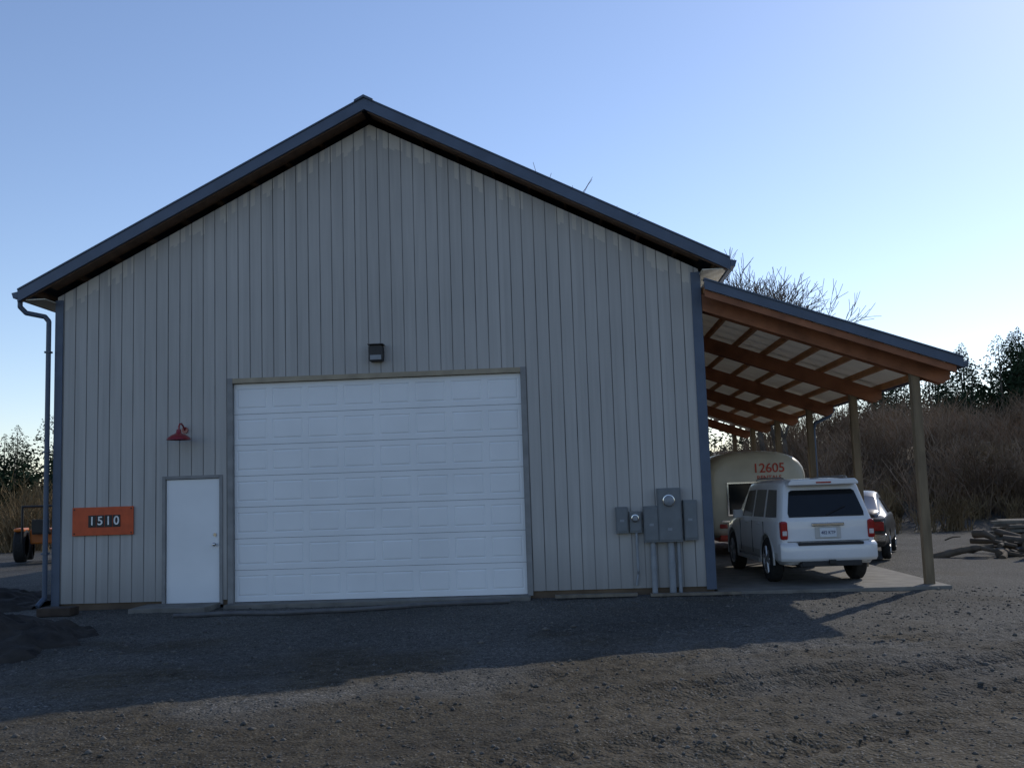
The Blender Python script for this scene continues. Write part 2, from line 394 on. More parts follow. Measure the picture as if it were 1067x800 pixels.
for r in range(ns):
    z0=.02+gh/ns*r; z1=.02+gh/ns*(r+1)-.006
    X0=GX0+.005
    yj=y0+random.uniform(-.003,.003)
    cw=gw/nc
    for c in range(nc):
        a=X0+c*cw; b=a+cw; ia,ib=a+.045,b-.045; iz0,iz1=z0+.085,z1-.085
        o=[(a,z0),(b,z0),(b,z1),(a,z1)]; i1=[(ia,iz0),(ib,iz0),(ib,iz1),(ia,iz1)]
        i2=[(ia+.014,iz0+.014),(ib-.014,iz0+.014),(ib-.014,iz1-.014),(ia+.014,iz1-.014)]
        i3=[(ia+.04,iz0+.04),(ib-.04,iz0+.04),(ib-.04,iz1-.04),(ia+.04,iz1-.04)]
        for A,B,ya,yb in ((o,i1,0,0),(i1,i2,0,.007),(i2,i3,.007,-.001)):
            for k in range(4):
                l=(k+1)%4
                mb.quad((A[k][0],yj+ya,A[k][1]),(A[l][0],yj+ya,A[l][1]),(B[l][0],yj+yb,B[l][1]),(B[k][0],yj+yb,B[k][1]))
        mb.quad(*[(p[0],yj-.001,p[1]) for p in i3])
    mb.quad((X0,yj,z1),(X0+gw,yj,z1),(X0+gw,yj+.02,z1),(X0,yj+.02,z1))
mb.build('garage_door',['white'],barn,fix=False)
mb=MB(); mb.box(GX0,GX1,.085,.14,0,GZ); mb.box(GX0+.01,GX1-.01,.045,.08,-.01,.018); mb.build('garage_door_backing',['blackpl'],barn)
mb=MB(); mb.box(PX0+.008,PX1-.008,.015,.06,.03,PZ-.008); mb.build('entry_door',['white'],barn,bevel=.004)
mb=MB()
mb.cyl((PX1-.08,.02,.98),(PX1-.08,-.02,.98),.016,mi=0); mb.ball((PX1-.08,-.04,.98),.034); mb.cyl((PX1-.08,.02,1.14),(PX1-.08,.0,1.14),.03)
mb.build('door_knob',['chrome'],barn,smooth=40)
mb=MB()
for z in (.3,1.05,1.8): mb.cyl((PX0+.006,.008,z-.05),(PX0+.006,.008,z+.05),.008)
mb.build('door_hinges',['trimgray'],barn)
mb=MB(); mb.box(PX0,PX1,-.01,.11,.0,.028); mb.build('door_sill',['trimgray'],barn)
mb=MB(); mb.box(.2,W-.2,.17,DEP-.2,-.04,.01); mb.build('barn_floor',['conc'],barn)

lamp=empty('gooseneck_barn_lamp',(2.25,0,0))
mb=MB(); mb.cyl((0,-.001,2.90),(0,-.03,2.90),.055,n=20)
mb.tube([(0,-.03,2.90),(0,-.10,2.97),(0,-.17,3.0),(0,-.24,2.99),(0,-.28,2.94),(0,-.285,2.88)],.015)
mb.build('arm',['red'],lamp,smooth=40)
mb=MB(); mb.lathe([(0,.03),(0,.035),(-.06,.045),(-.075,.07),(-.10,.13),(-.14,.18),(-.175,.20),(-.175,.193),(-.14,.17),(-.10,.12),(-.07,.05)],(0,-.285,2.90),(0,0,1),28)
mb.build('shade',['red'],lamp,smooth=50)
mb=MB(); mb.ball((0,-.285,2.80),.04); mb.build('bulb',['clear'],lamp,smooth=60)
fl=empty('wall_flood_light',(5.55,0,0))
mb=MB(); mb.prism_y([(-.11,3.93),(.11,3.93),(.12,3.98),(.12,4.17),(.09,4.20),(-.09,4.20),(-.12,4.17),(-.12,3.98)],-.15,-.001); mb.build('housing',['black'],fl,bevel=.01)
mb=MB(); mb.box(-.095,.095,-.162,-.151,3.95,4.03); mb.build('lens',['pvc'],fl,bevel=.004)
mb=MB(); mb.box(-.13,.13,-.20,-.0,4.203,4.215); mb.build('visor',['black'],fl)

sg=empty('house_number_sign',(.855,0,1.425))
mb=MB(); mb.box(-.525,.525,-.045,-.02,-.235,.235); mb.build('board',['orange'],sg,bevel=.006)
mb=MB(); mb.box(-.4,-.36,-.019,-.001,-.2,.2); mb.box(.36,.4,-.019,-.001,-.2,.2); mb.build('cleats',['wood_dk'],sg)
mb=MB()
for i in range(4): mb.box(-.245+i*.14,-.115+i*.14,-.053,-.046,-.10,.10)
mb.build('number_tiles',['black'],sg,bevel=.003)
for i,c in enumerate('1510'): text('digit',c,.20,(-.18+i*.14,-.055,0),'white2',sg)
mb=MB()
for x in (-.49,.49):
    for z in (-.2,.2): mb.cyl((x,-.045,z),(x,-.052,z),.012)
mb.build('screws',['black'],sg)

em=empty('electric_meter_panel',(0,0,0))
def X_(px): return 9.43+(px-641)*.01517
def Z_(py): return 1.65-(py-509)*.0157
mb=MB()
for a,b,t,bt,d in ((640.5,653.5,526,553,.12),(655,668,531,553,.10),(670,686,526,563,.15),(685.5,710,508,563,.18),(712.5,727,521,562,.13)):
    x0,x1,z1,z0=X_(a),X_(b),Z_(t),Z_(bt)
    mb.box(x0,x1,-d,-.001,z0,z1,0)
    mb.box(x0+.015,x1-.015,-d-.012,-d-.001,z0+.03,z1-.03,0)
mb.box(X_(668),X_(712),-.03,-.001,Z_(540),Z_(535),0)
mb.build('meter_boxes',['elec'],em,bevel=.006)
mb=MB()
for px_,py_,r,y in ((697,521,.085,-.19),(661,538,.05,-.11)):
    x,z=X_(px_),Z_(py_)
    mb.lathe([(0,r+.012),(.02,r+.012),(.022,r),(.07,r*.95),(.09,r*.7),(.095,0)],(x,y,z),(0,-1,0),24,mis=[0,0,1,1,1])
mb.build('meter_dials',['chrome','pvc'],em,smooth=40)
mb=MB()
for px_,z1,r in ((679,Z_(562),.045),(698,Z_(562),.055),(706,Z_(562),.03),(662,Z_(553),.022)):
    x=X_(px_)
    mb.cyl((x,-.07,-.1 if r>.025 else .35),(x,-.07,z1+.02),r,n=14)
    if r>.04: mb.cyl((x,-.07,.38),(x,-.07,.44),r+.008,n=14)
mb.tube([(X_(662),-.07,.35),(X_(662),-.03,.30),(X_(660),-.03,.12)],.02)
mb.build('conduits',['pvc'],em,smooth=40)
mb=MB()
for px_,py_,d in ((678,545,.166),(697,550,.196),(719,541,.146),(647,540,.136)):
    mb.box(X_(px_)-.035,X_(px_)+.035,-d,-d+.004,Z_(py_)-.02,Z_(py_)+.02)
mb.build('labels',['pvc'],em)

# ------------------------------------------------------------------ LEAN-TO
lt=empty('lean_to_carport',(0,0,0))
LS=.36; PXL=14.39
def lz(x): return 4.985-LS*(x-11.0)
BAY=[.09,3.66,7.32,10.97,14.63,18.1]
mb=MB()
for i,y in enumerate(BAY):
    mb.box(PXL-.07,PXL+.07,y-.07,y+.07,-.2,lz(PXL)-.165)
mb.build('posts',['post'],lt,bevel=.008)
mb=MB()
for i,y in enumerate(BAY):
    def P(x,off): return (x,lz(x)+off)
    for a,b in ((y-.11,y-.072),(y+.072,y+.11)):
        mb.prism_y([P(W+.035,-.14),P(14.93,-.14),P(14.93,-.30),P(14.80,-.42),P(W+.035,-.42)],a,b,0)
mb.build('rafters',['timberd'],lt,bevel=.004)
mb=MB()
nP=8
for i in range(nP):
    x=W+.06+i*(14.93-W-.10)/(nP-1)
    mb.prism_y([(x,lz(x)-.135),(x+.045,lz(x+.045)-.135),(x+.045,lz(x+.045)-.036),(x,lz(x)-.036)],-.30,DEP+.3,0)
mb.box(W+.032,W+.06,.13,DEP,lz(W+.06)-.42,lz(W+.06)-.15)
mb.build('purlins',['timber'],lt)
mb=MB(); mb.prism_y([(W+.033,lz(W+.033)-.034),(14.96,lz(14.96)-.034),(14.96,lz(14.96)-.030),(W+.033,lz(W+.033)-.030)],-.40,DEP+.3,0)
mb.build('roof_panel',['panel'],lt)
mb=MB()
def P(x,off): return (x,lz(x)+off)
mb.prism_y([P(W+.033,.02),P(14.99,.02),P(14.99,-.135),P(W+.033,-.135)],-.44,-.405,0)
mb.prism_y([P(W+.033,.0205),P(14.99,.0205),P(14.99,.045),P(W+.033,.045)],-.46,-.28,0)
e=14.995
mb.prism_y([(e,lz(e)),(e,lz(e)-.13),(e+.07,lz(e)-.13),(e+.09,lz(e)-.02),(e+.08,lz(e)-.02),(e+.06,lz(e)-.118),(e+.012,lz(e)-.118),(e+.012,lz(e))],-.43,DEP+.3,0)
y=0
while y<DEP+.1:
    mb.prism_y([P(W+.1,-.028),P(14.95,-.028),P(14.95,.010),P(W+.1,.010)],y,y+.04,0); y+=.61
mb.build('edge_trim',['blue'],lt)
mb=MB(); mb.prism_y([P(W+.035,-.14),P(14.9,-.14),P(14.9,-.25),P(W+.035,-.25)],-.385,-.345,0)
mb.build('barge_board',['timberd'],lt)
mb=MB()
mb.tube([(15.03,7.5,3.38),(14.9,7.5,3.2),(14.55,7.46,3.05),(14.50,7.44,2.9),(14.50,7.44,.1)],.04)
mb.build('carport_downspout',['blue'],lt,smooth=40)
mb=MB(); mb.box(W+.04,14.62,-.25,DEP,-.1,.004); mb.build('slab',['conc'],lt,bevel=.01)

# ------------------------------------------------------------------ vehicles
def car_sections(st):
    out=[]
    for (yl,yb,yr,wl,wb,wr,z0,zb,zr,zs) in st:
        p=[(0,yl,z0),(wl-.10,yl,z0),(wl-.02,yl,z0+.08),(wl,yl,z0+.20),(wl+.008,(yl+yb)/2,(z0+zb)/2+.10),(wb,yb,zb-.03)]
        a=Vector((wb-.02,yb,zb)); b=Vector((wr,yr,zr-.11))
        p+=[tuple(a),tuple(a.lerp(b,.08)),tuple(a.lerp(b,.90)),tuple(b),(wr-.035,yr,zr-.05),(wr-.11,yr,zr-.015),(wr-.28,yr,zr+.003),(0,yr,zr+.015)]
        out.append(p)
    return out
def car_body(name,secs,matf,mats,parent,arches,wr):
    mb=MB(); n=len(secs[0]); rings=[]
    for s in secs:
        rings.append([(x,y,z) for x,y,z in s]+[(-x,y,z) for x,y,z in s[-2:0:-1]])
    k=len(rings[0])
    for r in rings: mb.v+=r
    for i in range(len(rings)-1):
        for j in range(k):
            jj=(j+1)%k; band=j if j<n-1 else (2*(n-1)-1-j)
            mb.f.append((i*k+j,i*k+jj,(i+1)*k+jj,(i+1)*k+j)); mb.m.append(matf(i,band))
    for i in (0,len(rings)-1):
        for j in range(n-1):
            r0,r1=i*k+j,i*k+j+1; l0=i*k+(k-j)%k; l1=i*k+(k-j-1)%k
            f=list(dict.fromkeys([r0,r1,l1,l0])); mb.f.append(tuple(f)); mb.m.append(0)
    ob=mb.build(name,mats,parent,smooth=38)
    cm=MB()
    for y in arches: cm.cyl((-1.5,y,wr),(1.5,y,wr),wr*1.17,n=32)
    cut=cm.build('cutter',['blackpl'],parent)
    md=ob.modifiers.new('arch','BOOLEAN'); md.operation='DIFFERENCE'; md.object=cut; md.solver='EXACT'
    bpy.context.view_layer.update()
    dg=bpy.context.evaluated_depsgraph_get(); me=bpy.data.meshes.new_from_object(ob.evaluated_get(dg))
    ob.modifiers.clear(); ob.data=me; bpy.data.objects.remove(cut)
    me.polygons.foreach_set('use_smooth',[True]*len(me.polygons))
    try: me.set_sharp_from_angle(angle=R(38))
    except Exception: pass
    bv=ob.modifiers.new('bevel','BEVEL'); bv.width=.012; bv.segments=2; bv.limit_method='ANGLE'; bv.angle_limit=R(30)
    return ob
def wheel(parent,x,y,r,side,w=.24):
    mb=MB(); s=side
    mb.lathe([(-w/2,r*.62),(-w/2,r*.90),(-w/2+.03,r*.985),(-w*.2,r),(w*.2,r),(w/2-.03,r*.985),(w/2,r*.90),(w/2,r*.64),(w/2-.03,r*.60),(w/2-.05,0)],(x,y,r),(s,0,0),36,mis=[0]*7+[1,2])
    for i in range(6):
        t=i*math.pi/3+.3
        a=Vector((x+s*(w/2-.02),y,r)); d=Vector((0,math.cos(t),math.sin(t)))
        mb.cyl(a+d*.03,a+d*r*.61,.035,.028,8,1)
    mb.cyl((x+s*(w/2-.05),y,r),(x+s*(w/2+.0),y,r),.07,.055,16,1)
    mb.build('wheel',['rubber','alloy','black'],parent,smooth=35)

suv=empty('parked_suv',(12.90,.22,.004),R(2.8),(.88,.99,.98))
st=[(.10,.10,.36,.79,.79,.65,.38,1.08,1.71,0),
    (.125,.13,.39,.845,.845,.70,.35,1.08,1.735,0),
    (.19,.20,.46,.88,.88,.73,.34,1.08,1.75,0),
    (.34,.36,.62,.897,.89,.745,.33,1.08,1.76,0),
    (1.12,1.12,1.16,.90,.90,.75,.33,1.07,1.77,0),
    (1.24,1.24,1.26,.90,.90,.75,.33,1.07,1.77,0),
    (2.02,2.02,1.98,.90,.90,.75,.33,1.06,1.77,0),
    (2.12,2.12,2.06,.90,.90,.75,.33,1.06,1.77,0),
    (2.98,2.98,2.66,.90,.895,.74,.33,1.05,1.75,0),
    (3.15,3.10,2.78,.90,.89,.73,.33,1.05,1.735,0),
    (3.45,3.50,3.48,.90,.87,.80,.33,1.04,1.16,0),
    (4.25,4.25,4.25,.89,.85,.78,.33,.98,1.10,0),
    (4.58,4.55,4.52,.84,.79,.72,.34,.92,1.03,0),
    (4.70,4.66,4.60,.74,.70,.62,.38,.86,.97,0)]
def mf(i,b):
    if b==7 and i in (3,5,7): return 1
    if i==9 and b in (8,9,10,11,12): return 1
    if b<=2: return 2
    return 0
car_body('body',car_sections(st),mf,['carwhite','glass','cladding'],suv,(1.02,3.80),.385)
for x,s in ((-.80,-1),(.80,1)):
    wheel(suv,x,1.02,.385,s); wheel(suv,x,3.80,.385,s)
mb=MB(); mb.box(-.72,.72,.35,4.3,.42,.60); mb.cyl((-.7,1.02,.385),(.7,1.02,.385),.07); mb.box(-.5,.5,.2,.5,.30,.45); mb.build('underbody',['black'],suv)
def tg(z,off=0):
    return (.10+(z-1.08)/(1.60-1.08)*.26 if z>1.08 else .10)-off
mb=MB()
pts=[(-.70,1.13),(.70,1.13),(.71,1.20),(.62,1.55),(.57,1.58),(-.57,1.58),(-.62,1.55),(-.71,1.20)]
k=len(pts)
for off in (.012,-.01):
    mb.v+=[(x,tg(z,off),z) for x,z in pts]
mb.f+=[tuple(range(k)),tuple(range(2*k-1,k-1,-1))]+[(i,k+i,k+(i+1)%k,(i+1)%k) for i in range(k)]; mb.m+=[0]*(k+2)
mb.build('rear_window',['glass'],suv,bevel=.006)
mb=MB(); mb.prism_y([(-.66,1.66),(.66,1.66),(.66,1.70),(.60,1.76),(-.60,1.76),(-.66,1.70)],.16,.52); mb.build('rear_spoiler',['carwhite'],suv,bevel=.025)
mb=MB(); mb.box(-.14,.14,.148,.16,1.69,1.715); mb.build('brake_light',['tail'],suv)
mb=MB(); mb.tube([(0,tg(1.16,.03),1.16),(.38,tg(1.30,.03),1.30)],.008); mb.build('rear_wiper',['black'],suv)
mb=MB()
k=12; prof=[]
for t in np.linspace(-1,1,15):
    prof.append((.90*t,-.06+.14*abs(t)**6))
for zz,ins in ((.40,.04),(.45,.0),(.66,.0),(.71,.05)):
    for x,y in prof: mb.v.append((x*(1-ins*.4),y+ins,zz))
    for x,y in reversed(prof): mb.v.append((x*(1-ins*.4),.32,zz))
k=30
for q in range(3):
    for i in range(k): mb.f.append((q*k+i,q*k+(i+1)%k,(q+1)*k+(i+1)%k,(q+1)*k+i)); mb.m.append(0)
mb.f+=[tuple(range(k)),tuple(range(3*k,4*k))]; mb.m+=[0,0]
mb.build('rear_bumper',['carwhite'],suv,bevel=.012,smooth=50)
mb=MB(); mb.box(-.60,.60,-.072,.1,.67,.716); mb.box(-.55,.55,-.05,.2,.32,.41); mb.build('bumper_step_pad',['blackpl'],suv,bevel=.012)
mb=MB(); mb.box(-.06,.06,-.10,.1,.36,.43); mb.cyl((-.55,-.03,.34),(-.55,.3,.34),.035,n=14); mb.build('tow_hitch',['black'],suv,bevel=.006)
mb=MB()
for s in (-1,1):
    a,b=sorted((s*.74,s*.875)); mb.box(a,b,.075,.27,.76,1.07)
mb.build('tail_lamps',['tail'],suv,bevel=.035)
mb=MB()
for s in (-1,1):
    a,b=sorted((s*.765,s*.85)); mb.box(a,b,.066,.09,.83,.91)
mb.build('reverse_lamps',['clear'],suv,bevel=.01)
mb=MB(); mb.box(-.30,.30,.055,.10,.975,1.035); mb.build('tailgate_chrome_bar',['chrome'],suv,bevel=.012)
mb=MB(); mb.box(-.24,.24,.085,.099,.77,.96); mb.build('plate_recess',['cladding'],suv,bevel=.006)
mb=MB(); mb.box(-.155,.155,.07,.083,.79,.945); mb.build('license_plate',['plate'],suv,bevel=.004)
text('plate_characters','482 KTP',.075,(0,.068,.865),'ink',suv,ext=.001)
mb=MB()
for s in (-1,1):
    mb.tube([(s*.60,.60,1.78),(s*.615,.85,1.80),(s*.615,2.3,1.80),(s*.60,2.62,1.77)],.015)
mb.build('roof_rack',['alloy'],suv,smooth=40)
mb=MB()
for s in (-1,1):
    for y in (1.55,2.45):
        a,b=sorted((s*.895,s*.925)); mb.box(a,b,y-.1,y+.1,.98,1.01)
    a,b=sorted((s*.86,s*1.06)); mb.box(a,b,2.92,3.02,1.06,1.22)
mb.build('handles_and_mirrors',['carwhite'],suv,bevel=.014)
mb=MB()
for s in (-1,1):
    a,b=sorted((s*.84,s*.93)); mb.box(a,b,1.55,3.28,.31,.37)
    for yc in (1.02,3.80):
        prev=None
        for t in np.linspace(-.15,math.pi+.15,15):
            p=(s*.900,yc+.46*math.cos(t),.385+.46*math.sin(t))
            if prev: mb.cyl(prev,p,.022,n=6)
            prev=p
mb.build('step_and_arch_flares',['cladding'],suv,smooth=50)
mb=MB()
for s in (-1,1):
    for y in (1.20,2.07,3.05):
        a,b=sorted((s*.900,s*.911)); mb.box(a,b,y-.006,y+.006,.45,1.04)
mb.box(-.76,.76,.092,.099,.722,.732)
mb.build('shut_lines',['black'],suv)

sed=empty('parked_sedan',(14.52,5.15,-.03),R(-20),(.91,.95,.97))
st=[(.10,.08,.14,.74,.74,.62,.34,.90,1.04,0),
    (.18,.16,.24,.82,.82,.68,.32,.94,1.09,0),
    (.60,.60,.62,.86,.85,.70,.30,.97,1.12,0),
    (.95,.98,1.25,.87,.86,.62,.30,.98,1.40,0),
    (1.30,1.30,1.55,.87,.86,.61,.30,.98,1.48,0),
    (2.05,2.05,2.00,.87,.86,.61,.30,.97,1.51,0),
    (2.13,2.13,2.07,.87,.86,.61,.30,.97,1.51,0),
    (3.00,3.00,2.60,.87,.86,.60,.30,.95,1.47,0),
    (3.30,3.30,3.28,.87,.84,.74,.30,.92,1.04,0),
    (4.20,4.20,4.20,.85,.80,.70,.30,.80,.92,0),
    (4.50,4.48,4.42,.72,.68,.60,.34,.70,.82,0)]
def mf2(i,b):
    if b==7 and i in (4,6): return 1
    if i==2 and b in (10,11,12): return 1
    if i==7 and b in (8,9,10,11,12): return 1
    return 0
car_body('body',car_sections(st),mf2,['cargreen','glass'],sed,(.95,3.60),.32)
for x,s in ((-.76,-1),(.76,1)):
    wheel(sed,x,.95,.32,s,.2); wheel(sed,x,3.60,.32,s,.2)
mb=MB(); mb.box(-.84,.84,.0,.25,.42,.60); mb.build('rear_bumper',['chrome'],sed,bevel=.03)
mb=MB(); mb.box(-.80,.80,.055,.09,.92,.94); mb.build('chrome_strips',['chrome'],sed,bevel=.004)
mb=MB(); mb.box(-.79,-.42,.05,.14,.66,.86); mb.box(.42,.79,.05,.14,.66,.86); mb.build('tail_lamps',['tail'],sed,bevel=.015)
mb=MB(); mb.box(-.155,.155,.04,.075,.68,.82); mb.build('license_plate',['plate'],sed,bevel=.004)
mb=MB(); mb.box(-.68,.68,.3,4.1,.30,.5); mb.build('underbody',['black'],sed)

tt=empty('travel_trailer',(13.05,7.2,.004),0)
def tsec(hw,zt,zb,y,n=9):
    pts=[(0,y,zb),(hw*.8,y,zb),(hw*.96,y,zb+.12),(hw,y,zb+.35),(hw*1.0,y,zb+(zt-zb)*.60)]
    r0=zb+(zt-zb)*.60
    for t in np.linspace(0,math.pi/2,n)[1:]:
        c,s=math.cos(t),math.sin(t); e=.68
        pts.append((hw*max(c,0)**e if t<math.pi/2-.01 else 0,y,r0+(zt-r0)*s**e))
    return pts
secs=[tsec(.98,2.22,.62,.0),tsec(1.08,2.32,.54,.03),tsec(1.15,2.38,.48,.10),tsec(1.19,2.42,.45,.24),tsec(1.22,2.45,.44,.6),tsec(1.22,2.46,.44,3.0),tsec(1.22,2.45,.44,5.0),tsec(1.18,2.40,.46,5.5),tsec(1.05,2.28,.54,5.85),tsec(.8,2.1,.7,6.05)]
mb=MB(); rings=[s+[(-x,y,z) for x,y,z in s[-2:0:-1]] for s in secs]; k=len(rings[0])
for r in rings: mb.v+=r
for i in range(len(rings)-1):
    for j in range(k):
        jj=(j+1)%k; mb.f.append((i*k+j,i*k+jj,(i+1)*k+jj,(i+1)*k+j)); mb.m.append(0)
mb.f.append(tuple(reversed(range(k)))); mb.m.append(0)
mb.f.append(tuple((len(rings)-1)*k+q for q in range(k))); mb.m.append(0)
mb.build('shell',['cream'],tt,smooth=50)
mb=MB(); mb.box(-.66,.42,-.03,.02,.98,1.68); mb.build('rear_window',['glass'],tt,bevel=.04)
mb=MB()
for a,b,c,d in ((-.70,.46,1.68,1.72),(-.70,.46,.94,.98),(-.70,-.66,.98,1.68),(.42,.46,.98,1.68)): mb.box(a,b,-.035,.01,c,d)
mb.box(-.86,.86,-.02,.03,.80,.84)
mb.build('window_frame',['chrome'],tt,bevel=.004)
mb=MB()
for s in (-1,1):
    for y in (1.0,3.9):
        a,b=sorted((s*1.205,s*1.235)); mb.box(a,b,y,y+.9,1.3,1.85)
mb.build('side_windows',['glass'],tt,bevel=.01)
text('trailer_number','12605',.30,(.30,-.012,2.02),'letters',tt)
text('trailer_lettering','RENTALS',.14,(.30,-.012,1.80),'letters',tt)
mb=MB()
for s in (-1,1): mb.box(min(s*.72,s*.90),max(s*.72,s*.90),-.02,.04,.66,.76)
mb.build('tail_lamps',['tail'],tt,bevel=.01)
for s in (-1,1): wheel(tt,s*1.02,2.7,.34,s,.2); wheel(tt,s*1.02,3.45,.34,s,.2)
mb=MB(); mb.box(-.9,.9,.2,5.8,.34,.44); mb.box(-.9,.9,-.08,.1,.40,.50); mb.tube([(-.4,5.8,.42),(0,6.9,.42)],.05); mb.tube([(.4,5.8,.42),(0,6.9,.42)],.05); mb.cyl((0,6.8,-.03),(0,6.8,.5),.04)
mb.build('chassis',['letters'],tt)

# ------------------------------------------------------------------ small stuff
def mound(name,cx_,cy_,rx,ry,h,mat,seed):
    mb=MB(); n=56
    for i in range(n+1):
        for j in range(n+1):
            u=(i/n*2-1);v=(j/n*2-1); r=math.hypot(u,v)*(1+.35*mn.noise((u*2.2,v*2.2,seed)))
            ph=max(0,1-r)**.9*h*(1+.6*mn.noise((u*2.5+seed,v*2.5,0)))+mn.noise((u*8,v*8,seed))*.09*(r<1)+mn.noise((u*20,v*20,seed))*.05*(r<1)
            x=cx_+u*rx;y=cy_+v*ry
            mb.v.append((x,y,float(gz(x,y))+ (ph if r<1 else -.08)))
    for i in range(n):
        for j in range(n):
            a=i*(n+1)+j; mb.f.append((a,a+n+1,a+n+2,a+1)); mb.m.append(0)
    return mb.build(name,[mat],smooth=60)
mound('dirt_pile',.75,-4.0,1.75,1.5,.58,'soil',3)
mound('dirt_pile',-2.8,1.0,2.2,2.0,.5,'soil',9)
mb=MB(); mb.box(PX0-.3,PX1+.02,-.75,-.02,-.1,.035); mb.box(GX0-.05,GX1+.05,-.35,.12,-.1,.012); mb.build('door_stoop',['conc'],None,bevel=.01)
pl=empty('loose_boards',(0,0,0))
mb=MB(); P0=Vector((2.6,-1.35,0)); P1=Vector((7.7,-.75,0)); pp=[]
for t in np.linspace(0,1,16):
    q=P0.lerp(P1,t); pp.append((q.x,q.y+.05*math.sin(t*9),float(gz(q.x,q.y))+.035))
mb.tube(pp,.035,8); mb.build('pipe',['hose'],pl,smooth=40)
mb=MB(); mb.box(8.4,9.7,-.42,-.30,-.01,.035); mb.build('board',['lumber'],pl)
mb=MB(); mb.box(9.9,11.3,-.55,-.43,-.01,.03); mb.build('board',['lumber'],pl)
mb=MB(); mb.box(.2,.75,-.9,-.6,-.03,.10); mb.build('concrete_block',['wood_dk'],pl,bevel=.01)

ls=empty('lumber_stack',(21.3,8.3,-.03),R(-6))
mb=MB()
for k,z in enumerate((.13,.23,.33,.43,.53)):
    for i in range(5): mb.box(-1.9+random.uniform(-.5,.4),2.3+random.uniform(-.1,.1),i*.24+random.uniform(-.02,0),i*.24+.21,z,z+.075,0)
mb.build('planks',['lumber'],ls,bevel=.004)
mb=MB()
for x in (-1.4,0,1.5): mb.box(x-.06,x+.06,-.05,1.2,-.05,.128,0)
mb.build('bearers',['log'],ls)
lp=empty('log_pile',(18.6,5.8,-.05))
mb=MB()
for i in range(110):
    a=random.uniform(-1.2,1.2); c=Vector((random.gauss(.8,1.0),random.gauss(0,.5),random.uniform(.04,.45)))
    d=Vector((math.cos(a),math.sin(a),random.uniform(-.3,.3)))*random.uniform(.15,.8)
    r=random.uniform(.015,.10); mid=c+Vector((0,0,random.uniform(-.05,.06)))
    mb.cyl(c-d,mid,r,r*.92,8); mb.cyl(mid,c+d,r*.92,r*.6,8)
mb.build('logs',['log'],lp,smooth=50)

tr=empty('small_tractor',(-7.75,14.0,0),R(20))
mb=MB(); mb.box(-.35,.35,-.2,1.3,.55,1.0); mb.box(-.3,.3,1.3,1.9,.5,.95); mb.box(-.75,-.45,-.6,.3,.95,1.05); mb.box(.45,.75,-.6,.3,.95,1.05); mb.build('hood',['tractor'],tr,bevel=.04)
mb=MB(); mb.box(-.25,.25,-.5,-.1,.85,.95); mb.box(-.25,.25,-.58,-.5,.9,1.3); mb.tube([(-.5,-.65,.6),(-.5,-.65,1.7),(.5,-.65,1.7),(.5,-.65,.6)],.035); mb.cyl((0,.3,1.0),(0,.1,1.3),.02); mb.cyl((0,.9,1.0),(0,.9,1.5),.03); mb.build('seat_and_rollbar',['black'],tr,bevel=.01)
for x,s in ((-.6,-1),(.6,1)): wheel(tr,x,-.15,.52,s,.32); wheel(tr,x,1.45,.33,s,.2)

# ------------------------------------------------------------------ VEGETATION
def veg(name,base,ramp2,scale,rough=.9,trans=.0):
    return pm(name,base,rough,0,ramp2,scale,trans=trans,spec=.0,det=1)
MBR=veg('brush_stems',(.215,.155,.105),.5,.35); MBR2=veg('brush_golden',(.20,.145,.08),.5,.5)
MCON=veg('conifer_foliage',(.032,.050,.028),.45,.8); MBK=veg('tree_bark',(.13,.11,.09),.3,2.); MTW=veg('twig_bark',(.15,.12,.10),.2,2.)
def ribbons(P0,P1,w0,w1,rng):
    d=P1-P0; r=rng.normal(size=P0.shape); s=np.cross(d,r); s/=np.linalg.norm(s,axis=1)[:,None]+1e-9
    a=P0-s*w0[:,None]/2;b=P0+s*w0[:,None]/2;c=P1+s*w1[:,None]/2;e=P1-s*w1[:,None]/2
    return np.stack([a,b,c,e],1)
def bush_field(name,pts,hs,mat,stems=42,w=.032,seed=1):
    rng=np.random.default_rng(seed); Q=[]
    for (x,y),h in zip(pts,hs):
        z=float(gz(x,y))-.1; n=stems
        b=np.stack([x+rng.normal(0,.35,n)*h*.4,y+rng.normal(0,.35,n)*h*.4,np.full(n,z)],1)
        an=rng.uniform(0,6.28,n); ln=h*rng.uniform(.5,1.05,n); sp=rng.uniform(.05,.55,n)
        d=np.stack([np.cos(an)*sp,np.sin(an)*sp,np.ones(n)],1)
        p1=b+d*ln[:,None]*.5; d2=d.copy(); d2[:,:2]*=1.5; d2+=rng.normal(0,.15,d.shape); p2=p1+d2*ln[:,None]*.5*np.array([1,1,.85])
        Q.append(ribbons(b,p1,np.full(n,w*1.3),np.full(n,w),rng)); Q.append(ribbons(p1,p2,np.full(n,w),np.full(n,w*.3),rng))
        for t in range(4):
            f=rng.uniform(.1,.95,n)[:,None]; q0=p1*(1-f)+p2*f if t>0 else b*(1-f)+p1*f
            dd=rng.normal(0,.5,(n,3)); dd[:,2]=np.abs(dd[:,2])+.35
            Q.append(ribbons(q0,q0+dd*h*.16,np.full(n,w*.8),np.full(n,w*.25),rng))
    Q=np.concatenate(Q); Vv=Q.reshape(-1,3); Ff=np.arange(len(Vv)).reshape(-1,4)
    return fastmesh(name,Vv,Ff,[mat])
rng=np.random.default_rng(3)
pts=[];hs=[]
while len(pts)<430:
    x=rng.uniform(15.5,52);y=rng.uniform(17,54)
    if y+(x-20)*.25<18.5: continue
    if x<17.5 and y<22: continue
    if rng.random()>np.exp(-(y-17)/30): continue
    pts.append((x,y)); hs.append(rng.uniform(1.2,2.9)*(1.35 if rng.random()<.12 else 1))
bush_field('bare_brush',pts,hs,MBR,seed=5)
